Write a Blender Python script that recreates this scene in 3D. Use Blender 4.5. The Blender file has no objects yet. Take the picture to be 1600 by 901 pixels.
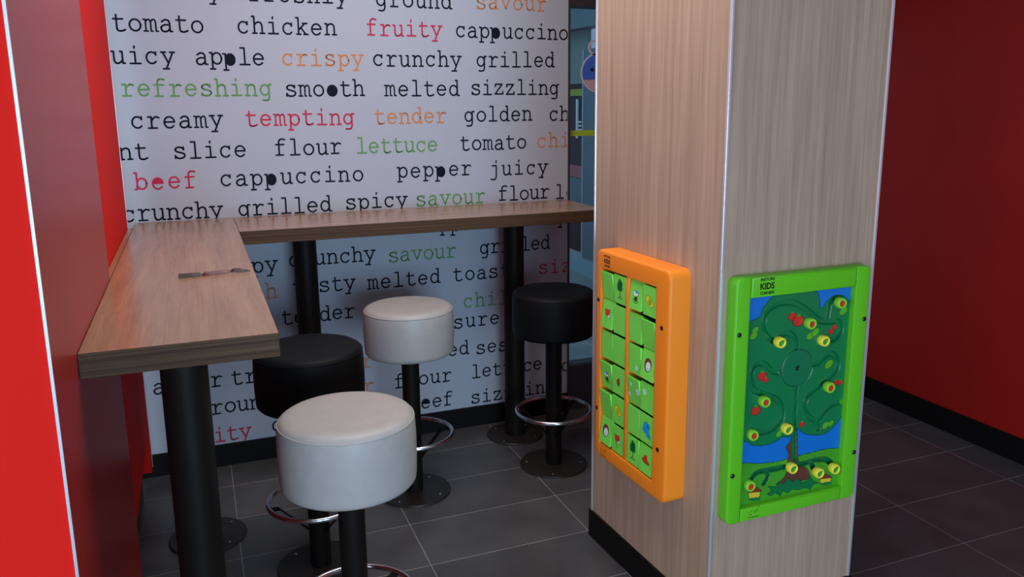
import bpy, bmesh, math, random
from mathutils import Vector, Matrix
import numpy as np

# ------------------------------------------------------------------ camera, world, lights
sc = bpy.context.scene
col = sc.collection
CH = 1.56
cd = bpy.data.cameras.new('camera'); cam = bpy.data.objects.new('camera', cd); col.objects.link(cam)
R = Vector((0.92737514, -0.37407476, -0.00658908)); U = Vector((0.08093999, 0.18340294, 0.9797)); F = Vector((0.36527258, 0.90908274, -0.20036093))
cam.matrix_world = Matrix(((R.x, U.x, -F.x, 0), (R.y, U.y, -F.y, 0), (R.z, U.z, -F.z, CH), (0, 0, 0, 1)))
cd.sensor_width = 36; cd.lens = 1277.32 * 36 / 1600
cd.shift_x = -20.13 / 1600; cd.shift_y = -32.04 / 1600
cd.clip_start = 0.05
sc.camera = cam
sc.view_settings.view_transform = 'Standard'; sc.view_settings.look = 'None'
sc.view_settings.gamma = 1; sc.view_settings.use_curve_mapping = False
sc.view_settings.exposure = 0.45

w = bpy.data.worlds.new('world'); sc.world = w; w.use_nodes = True
w.node_tree.nodes['Background'].inputs[0].default_value = (0.62, 0.75, 1.0, 1)
w.node_tree.nodes['Background'].inputs[1].default_value = 0.35

def area(name, loc, target, sx, sy, power, color):
    l = bpy.data.lights.new(name, 'AREA'); l.shape = 'RECTANGLE'; l.size = sx; l.size_y = sy
    l.energy = power; l.color = color
    o = bpy.data.objects.new(name, l); col.objects.link(o); o.location = loc
    o.rotation_euler = (Vector(target) - Vector(loc)).to_track_quat('-Z', 'Y').to_euler()
    return o
area('ceiling_lamp_panel', (0.75, 2.3, 2.70), (0.75, 2.3, 0), 1.2, 1.2, 21, (1.0, 0.965, 0.95))
# daylight through the shop front behind the camera and through the left-hand windows
area('front_window_daylight', (0.42, -2.6, 1.0), (0.3, 3.0, 0.45), 1.6, 1.6, 86, (0.50, 0.74, 1.0))
area('side_window_daylight', (-2.7, -0.3, 1.4), (1.3, 2.2, 1.0), 2.2, 2.0, 42, (0.92, 0.92, 1.0))
area('outdoor_daylight', (2.2, 5.6, 3.6), (2.4, 5.8, 0), 1.8, 2.6, 18, (0.82, 0.94, 1.0))

# ------------------------------------------------------------------ materials
def new_mat(name):
    m = bpy.data.materials.new(name); m.use_nodes = True
    return m, m.node_tree.nodes, m.node_tree.links, m.node_tree.nodes['Principled BSDF']
def plain(name, c, rough=0.5, metal=0.0, spec=0.5, coat=0.0, noise=0.0, scale=40, bump=0.0, coat_rough=0.1):
    m, n, l, b = new_mat(name)
    b.inputs['Base Color'].default_value = (*c, 1); b.inputs['Roughness'].default_value = rough
    b.inputs['Metallic'].default_value = metal; b.inputs['Specular IOR Level'].default_value = spec
    b.inputs['Coat Weight'].default_value = coat; b.inputs['Coat Roughness'].default_value = coat_rough
    if noise or bump:
        tc = n.new('ShaderNodeTexCoord'); t = n.new('ShaderNodeTexNoise'); t.inputs['Scale'].default_value = scale; t.inputs['Detail'].default_value = 5
        l.new(tc.outputs['Object'], t.inputs['Vector'])
        if noise:
            r = n.new('ShaderNodeValToRGB'); r.color_ramp.elements[0].position = 0.3; r.color_ramp.elements[1].position = 0.7
            r.color_ramp.elements[0].color = tuple(x * (1 - noise) for x in c) + (1,); r.color_ramp.elements[1].color = tuple(min(1, x * (1 + noise)) for x in c) + (1,)
            l.new(t.outputs['Fac'], r.inputs['Fac']); l.new(r.outputs['Color'], b.inputs['Base Color'])
        if bump:
            bp = n.new('ShaderNodeBump'); bp.inputs['Strength'].default_value = bump; bp.inputs['Distance'].default_value = 0.002
            l.new(t.outputs['Fac'], bp.inputs['Height']); l.new(bp.outputs['Normal'], b.inputs['Normal'])
    return m
def wood(name, c1, c2, grain, rough=0.4, spec=0.5, warp=0.0, fine=1.0):
    """grain = axis ('X','Y','Z') the fibres run along"""
    m, n, l, b = new_mat(name)
    tc = n.new('ShaderNodeTexCoord'); mp = n.new('ShaderNodeMapping')
    hi, lo = 60.0 * fine, 1.6
    s = {'X': (lo, hi, hi), 'Y': (hi, lo, hi), 'Z': (hi, hi, lo)}[grain]
    mp.inputs['Scale'].default_value = s
    vec = tc.outputs['Object']
    if warp:
        wn = n.new('ShaderNodeTexNoise'); wn.inputs['Scale'].default_value = 3.0; wn.inputs['Detail'].default_value = 1
        wm = n.new('ShaderNodeVectorMath'); wm.operation = 'SCALE'; wm.inputs['Scale'].default_value = warp
        wa = n.new('ShaderNodeVectorMath'); wa.operation = 'ADD'
        l.new(vec, wn.inputs['Vector']); l.new(wn.outputs['Color'], wm.inputs[0]); l.new(wm.outputs[0], wa.inputs[0]); l.new(vec, wa.inputs[1]); vec = wa.outputs[0]
    l.new(vec, mp.inputs['Vector'])
    t = n.new('ShaderNodeTexNoise'); t.inputs['Scale'].default_value = 1.0; t.inputs['Detail'].default_value = 6; t.inputs['Roughness'].default_value = 0.6
    l.new(mp.outputs[0], t.inputs['Vector'])
    mp2 = n.new('ShaderNodeMapping'); s2 = {'X': (1.0, 240, 240), 'Y': (240, 1.0, 240), 'Z': (240, 240, 4.0)}[grain]
    mp2.inputs['Scale'].default_value = s2; l.new(vec, mp2.inputs['Vector'])
    t2 = n.new('ShaderNodeTexNoise'); t2.inputs['Scale'].default_value = 1.0; t2.inputs['Detail'].default_value = 3
    l.new(mp2.outputs[0], t2.inputs['Vector'])
    mx = n.new('ShaderNodeMath'); mx.operation = 'MULTIPLY_ADD'; mx.inputs[1].default_value = 0.35
    l.new(t2.outputs['Fac'], mx.inputs[0]); 
    ms = n.new('ShaderNodeMath'); ms.operation = 'MULTIPLY'; ms.inputs[1].default_value = 0.65
    l.new(t.outputs['Fac'], ms.inputs[0]); l.new(ms.outputs[0], mx.inputs[2])
    r = n.new('ShaderNodeValToRGB'); r.color_ramp.elements[0].position = 0.34; r.color_ramp.elements[1].position = 0.66
    r.color_ramp.elements[0].color = (*c1, 1); r.color_ramp.elements[1].color = (*c2, 1)
    l.new(mx.outputs[0], r.inputs['Fac']); l.new(r.outputs['Color'], b.inputs['Base Color'])
    b.inputs['Roughness'].default_value = rough; b.inputs['Specular IOR Level'].default_value = spec
    if 'top' in name or 'lengthwise' in name or 'crosswise' in name: b.inputs['Coat Weight'].default_value = 0.3; b.inputs['Coat Roughness'].default_value = 0.22
    return m
def tiles(name, c, mortar, loc, rough, tw=0.6, th=0.2975, size=0.0022, var=0.12):
    m, n, l, b = new_mat(name)
    tc = n.new('ShaderNodeTexCoord'); mp = n.new('ShaderNodeMapping'); mp.inputs['Location'].default_value = (loc[0], loc[1], 0)
    br = n.new('ShaderNodeTexBrick'); br.offset = 0; br.squash = 1
    br.inputs['Scale'].default_value = 1; br.inputs['Brick Width'].default_value = tw; br.inputs['Row Height'].default_value = th
    br.inputs['Mortar Size'].default_value = size; br.inputs['Mortar Smooth'].default_value = 0.2; br.inputs['Bias'].default_value = 0
    br.inputs['Color1'].default_value = (*[x * (1 - var) for x in c], 1); br.inputs['Color2'].default_value = (*[x * (1 + var) for x in c], 1)
    br.inputs['Mortar'].default_value = (*mortar, 1)
    l.new(tc.outputs['Object'], mp.inputs['Vector']); l.new(mp.outputs[0], br.inputs['Vector'])
    t = n.new('ShaderNodeTexNoise'); t.inputs['Scale'].default_value = 5; t.inputs['Detail'].default_value = 8; l.new(tc.outputs['Object'], t.inputs['Vector'])
    mr = n.new('ShaderNodeMapRange'); mr.inputs['From Min'].default_value = 0.3; mr.inputs['From Max'].default_value = 0.7; mr.inputs['To Min'].default_value = 0.8; mr.inputs['To Max'].default_value = 1.2
    l.new(t.outputs['Fac'], mr.inputs['Value'])
    vm = n.new('ShaderNodeVectorMath'); vm.operation = 'SCALE'; l.new(br.outputs['Color'], vm.inputs[0]); l.new(mr.outputs[0], vm.inputs['Scale'])
    l.new(vm.outputs[0], b.inputs['Base Color']); b.inputs['Roughness'].default_value = rough
    bp = n.new('ShaderNodeBump'); bp.inputs['Strength'].default_value = 0.5; bp.inputs['Distance'].default_value = 0.001; bp.invert = True
    l.new(br.outputs['Fac'], bp.inputs['Height']); l.new(bp.outputs['Normal'], b.inputs['Normal'])
    return m
def glass(name, tint, refl=0.06, op=0.0, opc=(0.2, 0.3, 0.35)):
    m = bpy.data.materials.new(name); m.use_nodes = True; n = m.node_tree.nodes; l = m.node_tree.links; n.clear()
    o = n.new('ShaderNodeOutputMaterial'); t = n.new('ShaderNodeBsdfTransparent'); t.inputs[0].default_value = (*tint, 1)
    g = n.new('ShaderNodeBsdfGlossy'); g.inputs['Roughness'].default_value = 0.03; mx = n.new('ShaderNodeMixShader')
    fr = n.new('ShaderNodeFresnel'); fr.inputs[0].default_value = 1.45
    l.new(fr.outputs[0], mx.inputs[0]); l.new(t.outputs[0], mx.inputs[1]); l.new(g.outputs[0], mx.inputs[2])
    l.new(mx.outputs[0], o.inputs[0])
    return m

M = {}
M['wall_white'] = plain('printed_wall_white', (0.44, 0.475, 0.54), 0.55, spec=0.3)
M['ink_black'] = plain('ink_black', (0.006, 0.008, 0.018), 0.6, spec=0.1)
M['ink_red'] = plain('ink_red', (0.55, 0.03, 0.08), 0.6, spec=0.1)
M['ink_orange'] = plain('ink_orange', (0.62, 0.24, 0.09), 0.6, spec=0.1)
M['ink_green'] = plain('ink_green', (0.13, 0.33, 0.10), 0.6, spec=0.1)
M['seam'] = plain('panel_seam', (0.42, 0.42, 0.46), 0.6)
M['black_base'] = plain('black_baseboard', (0.007, 0.006, 0.006), 0.5, spec=0.12)
M['floor'] = tiles('dark_floor_tiles', (0.088, 0.084, 0.082), (0.27, 0.26, 0.25), (-0.0444, -1.8904 + 0.0), 0.33)
M['ceiling'] = plain('ceiling_white', (0.45, 0.44, 0.43), 0.8)
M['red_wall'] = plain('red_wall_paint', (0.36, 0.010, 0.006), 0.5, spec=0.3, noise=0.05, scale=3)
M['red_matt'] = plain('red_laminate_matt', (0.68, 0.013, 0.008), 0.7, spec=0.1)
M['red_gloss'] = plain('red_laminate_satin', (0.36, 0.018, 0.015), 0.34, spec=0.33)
M['alu'] = plain('aluminium_edge', (0.80, 0.82, 0.88), 0.28, metal=0.6)
M['alu_dark'] = plain('anodised_frame', (0.03, 0.03, 0.035), 0.4)
M['col_wood'] = wood('column_oak_laminate', (0.335, 0.225, 0.15), (0.50, 0.36, 0.26), 'Z', 0.45, fine=0.8)
M['top_y'] = wood('counter_oak_lengthwise', (0.28, 0.145, 0.072), (0.45, 0.265, 0.148), 'Y', 0.27, warp=0.035, fine=0.45)
M['top_x'] = wood('counter_oak_crosswise', (0.28, 0.145, 0.072), (0.45, 0.265, 0.148), 'X', 0.27, warp=0.03, fine=0.45)
M['edge'] = wood('counter_edge_band', (0.05, 0.028, 0.015), (0.12, 0.068, 0.036), 'X', 0.6, spec=0.15, fine=4.0)
M['edge_side'] = wood('counter_edge_band_side', (0.05, 0.028, 0.015), (0.12, 0.068, 0.036), 'Y', 0.6, spec=0.15, fine=4.0)
M['post'] = plain('powder_coated_dark_steel', (0.010, 0.0075, 0.006), 0.5, spec=0.12, noise=0.1, scale=200)
M['plate'] = plain('floor_plate_dark_steel', (0.026, 0.021, 0.017), 0.4, spec=0.3, noise=0.1, scale=200)
M['chrome'] = plain('chrome', (0.75, 0.76, 0.78), 0.2, metal=1.0)
M['screw'] = plain('steel_screw', (0.55, 0.55, 0.55), 0.3, metal=1.0)
M['seat_white'] = plain('cream_vinyl', (0.45, 0.425, 0.40), 0.42, spec=0.4, noise=0.04, scale=30, bump=0.08)
M['seat_black'] = plain('black_vinyl', (0.006, 0.006, 0.007), 0.55, spec=0.14, noise=0.1, scale=30, bump=0.08)
M['orange'] = plain('orange_plastic', (0.97, 0.27, 0.015), 0.4, spec=0.4)
M['block_green'] = plain('light_green_plastic', (0.21, 0.80, 0.09), 0.35, spec=0.4)
M['frame_green'] = plain('lime_green_plastic', (0.12, 0.54, 0.015), 0.35, spec=0.4)
M['black_plastic'] = plain('black_plastic', (0.01, 0.01, 0.01), 0.4)
M['knob_yellow'] = plain('yellow_plastic', (0.95, 0.82, 0.07), 0.35)
M['knob_green'] = plain('knob_green_plastic', (0.27, 0.72, 0.04), 0.35)
M['p_red'] = plain('print_red', (0.72, 0.03, 0.015), 0.4)
M['p_leaf'] = plain('print_leaf_green', (0.06, 0.36, 0.02), 0.4)
M['p_dkgreen'] = plain('print_dark_green', (0.003, 0.20, 0.05), 0.4)
M['p_brown'] = plain('print_brown', (0.17, 0.05, 0.03), 0.4)
M['p_yellow'] = plain('print_yellow', (0.90, 0.72, 0.01), 0.4)
M['p_blue'] = plain('print_blue', (0.01, 0.38, 0.85), 0.4)
M['p_white'] = plain('print_white', (0.80, 0.90, 0.88), 0.4)
M['p_pale'] = plain('print_pale_mint', (0.50, 0.85, 0.70), 0.4)
M['p_ink'] = plain('print_outline', (0.01, 0.03, 0.015), 0.4)
M['out_floor'] = tiles('pale_outdoor_paving', (0.26, 0.30, 0.31), (0.42, 0.46, 0.48), (0.1, 0.2), 0.5, tw=0.6, th=0.6, size=0.004)
M['glass'] = glass('partition_glass', (0.72, 0.86, 0.90))
M['pane_dark'] = plain('dark_reflecting_pane', (0.012, 0.02, 0.024), 0.4, spec=0.2)
M['blind'] = plain('grey_green_blind', (0.22, 0.32, 0.30), 0.7)
M['teal'] = plain('teal_facade_metal', (0.11, 0.21, 0.25), 0.5)
M['pale_blue'] = plain('pale_blue_metal', (0.36, 0.50, 0.56), 0.5)
M['lime_band'] = plain('lime_safety_band', (0.35, 0.50, 0.03), 0.5)
M['badge_blue'] = plain('badge_blue', (0.04, 0.14, 0.55), 0.5)
M['badge_pink'] = plain('badge_pink', (0.55, 0.35, 0.36), 0.5)
M['badge_rim'] = plain('badge_rim', (0.55, 0.50, 0.60), 0.5)
M['car_red'] = plain('car_red_paint', (0.45, 0.03, 0.03), 0.25, coat=0.5)
M['tube'] = plain('white_tube', (0.9, 0.95, 0.95), 0.5)
M['stick_brown'] = plain('stick_dark_brown', (0.03, 0.014, 0.010), 0.5, noise=0.3, scale=300)
M['stick_red'] = plain('stick_dark_red', (0.10, 0.007, 0.008), 0.4, noise=0.3, scale=300)

# ------------------------------------------------------------------ helpers
def link(name, me, mats, parent=None, loc=(0, 0, 0), smooth=False):
    for m in (mats if isinstance(mats, (list, tuple)) else [mats]): me.materials.append(m)
    o = bpy.data.objects.new(name, me); col.objects.link(o); o.location = loc
    if parent: o.parent = parent
    if smooth:
        for p in me.polygons: p.use_smooth = True
    return o
def from_bm(name, bm, mats, parent=None, loc=(0, 0, 0), smooth=False, angle=None):
    bmesh.ops.recalc_face_normals(bm, faces=bm.faces)
    me = bpy.data.meshes.new(name); bm.to_mesh(me); bm.free()
    o = link(name, me, mats, parent, loc, smooth)
    if angle is not None:
        me.polygons.foreach_set('use_smooth', [True] * len(me.polygons)); me.set_sharp_from_angle(angle=math.radians(angle))
    return o
def add_box(bm, x0, x1, y0, y1, z0, z1, bev=0.0, seg=2, mi=0):
    g = bmesh.ops.create_cube(bm, size=1); vs = g['verts']
    bmesh.ops.scale(bm, vec=(x1 - x0, y1 - y0, z1 - z0), verts=vs)
    bmesh.ops.translate(bm, vec=((x0 + x1) / 2, (y0 + y1) / 2, (z0 + z1) / 2), verts=vs)
    fs = set(f for v in vs for f in v.link_faces)
    for f in fs: f.material_index = mi
    if bev:
        bmesh.ops.bevel(bm, geom=list(set(e for v in vs for e in v.link_edges)), offset=bev, segments=seg, affect='EDGES', profile=0.5)
def box(name, x0, x1, y0, y1, z0, z1, mat, parent=None, bev=0.0, seg=2):
    bm = bmesh.new(); add_box(bm, x0, x1, y0, y1, z0, z1, bev, seg)
    return from_bm(name, bm, mat, parent, angle=35 if bev else None)
def lathe(bm, prof, seg=48, cx=0, cy=0, cap=True):
    rings = []
    for r, z in prof:
        rings.append([bm.verts.new((cx + r * math.cos(2 * math.pi * i / seg), cy + r * math.sin(2 * math.pi * i / seg), z)) for i in range(seg)])
    for a, b in zip(rings, rings[1:]):
        for i in range(seg): bm.faces.new((a[i], a[(i + 1) % seg], b[(i + 1) % seg], b[i]))
    if cap: bm.faces.new(rings[0]); bm.faces.new(rings[-1])
def torus(bm, Rr, r, z, seg=72, ms=14):
    rings = []
    for i in range(seg):
        a = 2 * math.pi * i / seg
        rings.append([bm.verts.new(((Rr + r * math.cos(2 * math.pi * j / ms)) * math.cos(a), (Rr + r * math.cos(2 * math.pi * j / ms)) * math.sin(a), z + r * math.sin(2 * math.pi * j / ms))) for j in range(ms)])
    for i in range(seg):
        a, b = rings[i], rings[(i + 1) % seg]
        for j in range(ms): bm.faces.new((a[j], a[(j + 1) % ms], b[(j + 1) % ms], b[j]))
def rounded_poly(x0, x1, z0, z1, r, seg=8, corners=(1, 1, 1, 1)):
    """counter-clockwise outline; corners = (bl, br, tr, tl)"""
    pts = []
    for k, (cx, cz, a0) in enumerate(((x0, z0, 180), (x1, z0, 270), (x1, z1, 0), (x0, z1, 90))):
        if not corners[k]: pts.append((cx, cz)); continue
        ox = cx + r * (1 if cx == x0 else -1); oz = cz + r * (1 if cz == z0 else -1)
        for i in range(seg + 1):
            a = math.radians(a0 + 90 * i / seg); pts.append((ox + r * math.cos(a), oz + r * math.sin(a)))
    return pts
def prism(bm, pts, y0, y1, mi=0, bev=0.0):
    """pts in (x,z), extruded from y0 (front) to y1"""
    a = [bm.verts.new((x, y0, z)) for x, z in pts]; b = [bm.verts.new((x, y1, z)) for x, z in pts]
    n = len(pts); fs = [bm.faces.new(a), bm.faces.new(b[::-1])]
    for i in range(n): fs.append(bm.faces.new((a[i], b[i], b[(i + 1) % n], a[(i + 1) % n])))
    for f in fs: f.material_index = mi
    if bev:
        bmesh.ops.recalc_face_normals(bm, faces=fs)
        bmesh.ops.bevel(bm, geom=[e for e in fs[0].edges], offset=bev, segments=3, affect='EDGES', profile=0.5)
def empty(name, loc=(0, 0, 0), rz=0):
    o = bpy.data.objects.new(name, None); col.objects.link(o); o.location = loc; o.rotation_euler = (0, 0, rz); o.empty_display_size = 0.1
    return o
def tag(o, label, cat, group=None, kind=None):
    o['label'] = label; o['category'] = cat
    if group: o['group'] = group
    if kind: o['kind'] = kind
    return o
def struct(o, label=None, cat=None):
    o['kind'] = 'structure'
    if label: o['label'] = label
    if cat: o['category'] = cat
    return o
def copy_tree(o, parent=None, mats=None):
    c = o.copy(); col.objects.link(c); c.parent = parent
    if mats and c.type == 'MESH' and c.data.materials and c.data.materials[0] in mats:
        c.data = c.data.copy(); c.data.materials[0] = mats[c.data.materials[0]]
    for ch in list(o.children): copy_tree(ch, c, mats)
    return c

# stroke lettering --------------------------------------------------
def arc(cx, cy, rx, ry, a0, a1, n=18):
    return [(cx + rx * math.cos(math.radians(a0 + (a1 - a0) * i / n)), cy + ry * math.sin(math.radians(a0 + (a1 - a0) * i / n))) for i in range(n + 1)]
def crv(pts, n=5):
    out = []; P = [pts[0]] + list(pts) + [pts[-1]]
    for i in range(1, len(P) - 2):
        p0, p1, p2, p3 = P[i - 1:i + 3]
        for k in range(n):
            t = k / n
            out.append(tuple(0.5 * ((2 * p1[j]) + (-p0[j] + p2[j]) * t + (2 * p0[j] - 5 * p1[j] + 4 * p2[j] - p3[j]) * t * t + (-p0[j] + 3 * p1[j] - 3 * p2[j] + p3[j]) * t ** 3) for j in range(2)))
    out.append(tuple(pts[-1])); return out
arch = crv([(.2, .72), (.38, .93), (.62, 1.0), (.82, .88), (.88, .62)])
SV = [[(-.02, 1), (.38, 1)], [(.72, 1), (1.12, 1)]]
GL = {
 'a': [crv([(.17, .83), (.45, 1.0), (.72, .93), (.82, .7)]), [(.82, .7), (.82, 0), (1.02, 0)], crv([(.82, .55), (.45, .57), (.15, .42), (.1, .22), (.22, .02), (.48, -.02), (.7, .1), (.82, .25)])],
 'b': [[(0, 1.5), (.2, 1.5), (.2, 0), (0, 0)], arc(.6, .5, .4, .5, 0, 360)],
 'c': [arc(.55, .5, .43, .5, 42, 320), [(.9, 1), (.9, .74)]],
 'd': [[(.7, 1.5), (.88, 1.5), (.88, 0), (1.08, 0)], arc(.48, .5, .4, .5, 0, 360)],
 'e': [[(.12, .53), (.96, .53)], arc(.53, .5, .43, .5, 5, 322)],
 'f': [[(.1, 1), (.85, 1)], [(.1, 0), (.75, 0)], [(.38, 0), (.38, 1.2)], crv([(.38, 1.2), (.46, 1.44), (.7, 1.52), (.95, 1.46)])],
 'g': [arc(.45, .5, .38, .48, 0, 360), [(1.05, 1), (.84, 1), (.84, -.15)], crv([(.84, -.15), (.74, -.4), (.5, -.47), (.25, -.44)])],
 'h': [[(0, 1.5), (.2, 1.5), (.2, 0)], [(.02, 0), (.4, 0)], arch, [(.88, .62), (.88, 0)], [(.7, 0), (1.08, 0)]],
 'i': [[(.2, 1), (.55, 1), (.55, 0)], [(.12, 0), (.98, 0)], [(.53, 1.34), (.55, 1.5)]],
 'j': [[(.3, 1), (.75, 1), (.75, -.15)], crv([(.75, -.15), (.65, -.4), (.42, -.47), (.15, -.45)]), [(.73, 1.34), (.75, 1.5)]],
 'k': [[(0, 1.5), (.2, 1.5), (.2, 0)], [(.02, 0), (.38, 0)], [(.2, .38), (.8, 1)], [(.6, 1), (1.0, 1)], [(.42, .6), (.86, 0)], [(.68, 0), (1.06, 0)]],
 'l': [[(.2, 1.5), (.55, 1.5), (.55, 0)], [(.12, 0), (.98, 0)]],
 'm': [[(-.04, 1), (.13, 1), (.13, 0)], [(-.04, 0), (.3, 0)], crv([(.13, .78), (.28, .98), (.44, .98), (.54, .78)]), [(.54, .78), (.54, 0), (.68, 0)], crv([(.54, .78), (.69, .98), (.86, .98), (.95, .78)]), [(.95, .78), (.95, 0), (1.12, 0)]],
 'n': [[(.02, 1), (.2, 1), (.2, 0)], [(.02, 0), (.4, 0)], arch, [(.88, .62), (.88, 0)], [(.7, 0), (1.08, 0)]],
 'o': [arc(.55, .5, .45, .5, 0, 360)],
 'p': [[(0, 1), (.2, 1), (.2, -.45)], [(0, -.45), (.42, -.45)], arc(.6, .5, .4, .5, 0, 360)],
 'r': [[(.1, 1), (.38, 1), (.38, 0)], [(.1, 0), (.8, 0)], crv([(.38, .62), (.6, .92), (.8, 1), (1.02, .92)])],
 's': [crv([(.85, .78), (.72, .96), (.5, 1), (.25, .93), (.17, .75), (.3, .6), (.55, .52), (.85, .42), (.95, .25), (.82, .05), (.55, -.02), (.3, .03), (.15, .2)]), [(.87, 1), (.87, .76)], [(.14, .24), (.14, 0)]],
 't': [[(.1, 1), (.88, 1)], [(.36, 1.35), (.36, .25)], crv([(.36, .25), (.42, .05), (.6, -.02), (.8, 0), (1.02, .1)])],
 'u': [[(.02, 1), (.2, 1), (.2, .3)], crv([(.2, .3), (.28, .06), (.48, -.02), (.7, .08), (.88, .28)]), [(.7, 1), (.88, 1), (.88, 0), (1.06, 0)]],
 'v': [[(.15, 1), (.55, 0), (.95, 1)]] + SV,
 'y': [[(.13, 1), (.56, .03)], [(.97, 1), (.35, -.45)], [(.1, -.45), (.58, -.45)]] + SV,
 'z': [[(.15, .76), (.15, 1), (.9, 1), (.12, 0), (.97, 0), (.97, .25)]],
}
LAY = [0]
def stroke(bm, pts, hw, y, mi):
    y -= 0.000004 * LAY[0]; LAY[0] = (LAY[0] + 1) % 24
    for (x0, z0), (x1, z1) in zip(pts, pts[1:]):
        d = math.hypot(x1 - x0, z1 - z0)
        if d < 1e-9: continue
        nx, nz = -(z1 - z0) / d * hw, (x1 - x0) / d * hw
        f = bm.faces.new([bm.verts.new(p) for p in ((x0 - nx, y, z0 - nz), (x1 - nx, y, z1 - nz), (x1 + nx, y, z1 + nz), (x0 + nx, y, z0 + nz))]); f.material_index = mi
    for q, (x, z) in enumerate(pts): disc(bm, x, z, hw, hw, y - .0000015 * (1 + q % 2), mi, 8)
def disc(bm, x, z, rx, rz, y, mi, n=24):
    f = bm.faces.new([bm.verts.new((x + rx * math.cos(2 * math.pi * i / n), y, z + rz * math.sin(2 * math.pi * i / n))) for i in range(n)]); f.material_index = mi
def blend(bm, kind, x, z, s, y, mi):   # letters with filled bowls
    if kind == 'p': disc(bm, x + .6 * s, z + .5 * s, .46 * s, .55 * s, y, mi)
    if kind == 'o': disc(bm, x + .55 * s, z + .5 * s, .5 * s, .55 * s, y, mi)
    if kind == 'e':
        f = bm.faces.new([bm.verts.new((x + .53 * s + .45 * s * math.cos(a), y, z + .5 * s + .5 * s * math.sin(a))) for a in [math.radians(k * 10) for k in range(0, 19)]]); f.material_index = mi

# ------------------------------------------------------------------ the room
D = 3.6058; XR = 1.6756; XW = 3.2356; HC = 2.75
WORDS = [('y', 0.107, 1.9642, 0.0568, 'k'), ('freshly', 0.259, 1.9639, 0.0578, 'k'), ('ground', 0.775, 1.9603, 0.0575, 'k'), ('savour', 1.223, 1.9646, 0.0587, 'o'), ('tomato', -0.247, 1.8343, 0.0559, 'k'), ('chicken', 0.206, 1.8358, 0.058, 'k'), ('fruity', 0.729, 1.8389, 0.0569, 'r'), ('cappuccino', 1.125, 1.84, 0.0558, 'k'), ('uicy', -0.261, 1.7124, 0.0589, 'k'), ('apple', 0.04, 1.7119, 0.0542, 'k'), ('crispy', 0.372, 1.7115, 0.0578, 'o'), ('crunchy', 0.75, 1.7126, 0.0583, 'k'), ('grilled', 1.221, 1.7139, 0.056, 'k'), ('refreshing', -0.239, 1.5882, 0.0573, 'g'), ('smooth', 0.378, 1.5862, 0.0564, 'k'), ('melted', 0.798, 1.5859, 0.058, 'k'), ('sizzling', 1.191, 1.59, 0.0557, 'k'), ('creamy', -0.217, 1.4641, 0.0585, 'k'), ('tempting', 0.212, 1.4662, 0.0571, 'r'), ('tender', 0.746, 1.4666, 0.0557, 'o'), ('golden', 1.158, 1.4702, 0.0567, 'k'), ('ch', 1.578, 1.4686, 0.0568, 'k'), ('nt', -0.27, 1.3423, 0.0568, 'k'), ('slice', -0.072, 1.3407, 0.0578, 'k'), ('flour', 0.321, 1.342, 0.0573, 'k'), ('lettuce', 0.662, 1.3404, 0.0532, 'g'), ('tomato', 1.134, 1.3405, 0.0557, 'k'), ('chi', 1.515, 1.344, 0.0615, 'o'), ('beef', -0.225, 1.2228, 0.0613, 'r'), ('cappuccino', 0.095, 1.2223, 0.0605, 'k'), ('pepper', 0.839, 1.2273, 0.0597, 'k'), ('juicy', 1.275, 1.2197, 0.0615, 'k'), ('crunchy', -0.281, 1.0968, 0.0547, 'k'), ('grilled', 0.158, 1.0953, 0.056, 'k'), ('spicy', 0.603, 1.0988, 0.0569, 'k'), ('savour', 0.919, 1.0964, 0.0568, 'g'), ('flour', 1.318, 1.1004, 0.0531, 'k'), ('le', 1.611, 1.0955, 0.0568, 'k'), ('apple', 0.975, 0.9735, 0.0545, 'k'), ('y', 1.618, 0.9735, 0.0568, 'k'), ('savour', 0.36, 0.366, 0.0565, 'o'), ('tender', 0.36, 0.244, 0.0565, 'o'), ('py', 0.194, 0.8498, 0.0568, 'k'), ('crunchy', 0.346, 0.8627, 0.0549, 'k'), ('savour', 0.783, 0.8479, 0.0544, 'g'), ('grilled', 1.221, 0.8528, 0.0521, 'k'), ('h', 0.243, 0.7309, 0.0568, 'o'), ('tasty', 0.357, 0.7388, 0.0557, 'k'), ('melted', 0.685, 0.7321, 0.0579, 'k'), ('toasty', 1.085, 0.7328, 0.0593, 'k'), ('siz', 1.522, 0.7306, 0.0615, 'r'), ('tender', 0.3, 0.6074, 0.0548, 'k'), ('chilli', 1.133, 0.5989, 0.0597, 'g'), ('pleasure', 0.839, 0.5033, 0.0609, 'k'), ('ed', 1.051, 0.3695, 0.0568, 'k'), ('sesa', 1.192, 0.3628, 0.0575, 'k'), ('a', -0.235, 0.3626, 0.0568, 'k'), ('r', -0.008, 0.3642, 0.0568, 'k'), ('tr', 0.075, 0.3629, 0.0568, 'k'), ('flour', 0.789, 0.2457, 0.0573, 'k'), ('lettuce', 1.167, 0.2432, 0.0538, 'k'), ('c', 1.644, 0.2147, 0.0568, 'k'), ('ground', -0.068, 0.2403, 0.053, 'k'), ('beef', 0.855, 0.1247, 0.0559, 'k'), ('sizzling', 1.161, 0.1152, 0.0571, 'k'), ('ity', -0.014, 0.1125, 0.053, 'r'), ('c', 0.227, 0.1237, 0.0568, 'k')]
bm = bmesh.new()
add_box(bm, -2.8, XR, D, D + 0.09, 0.0, HC)
wb = bmesh.new(); INK = {'k': 1, 'r': 2, 'o': 3, 'g': 4}
S = 0.0435; random.seed(4)
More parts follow.
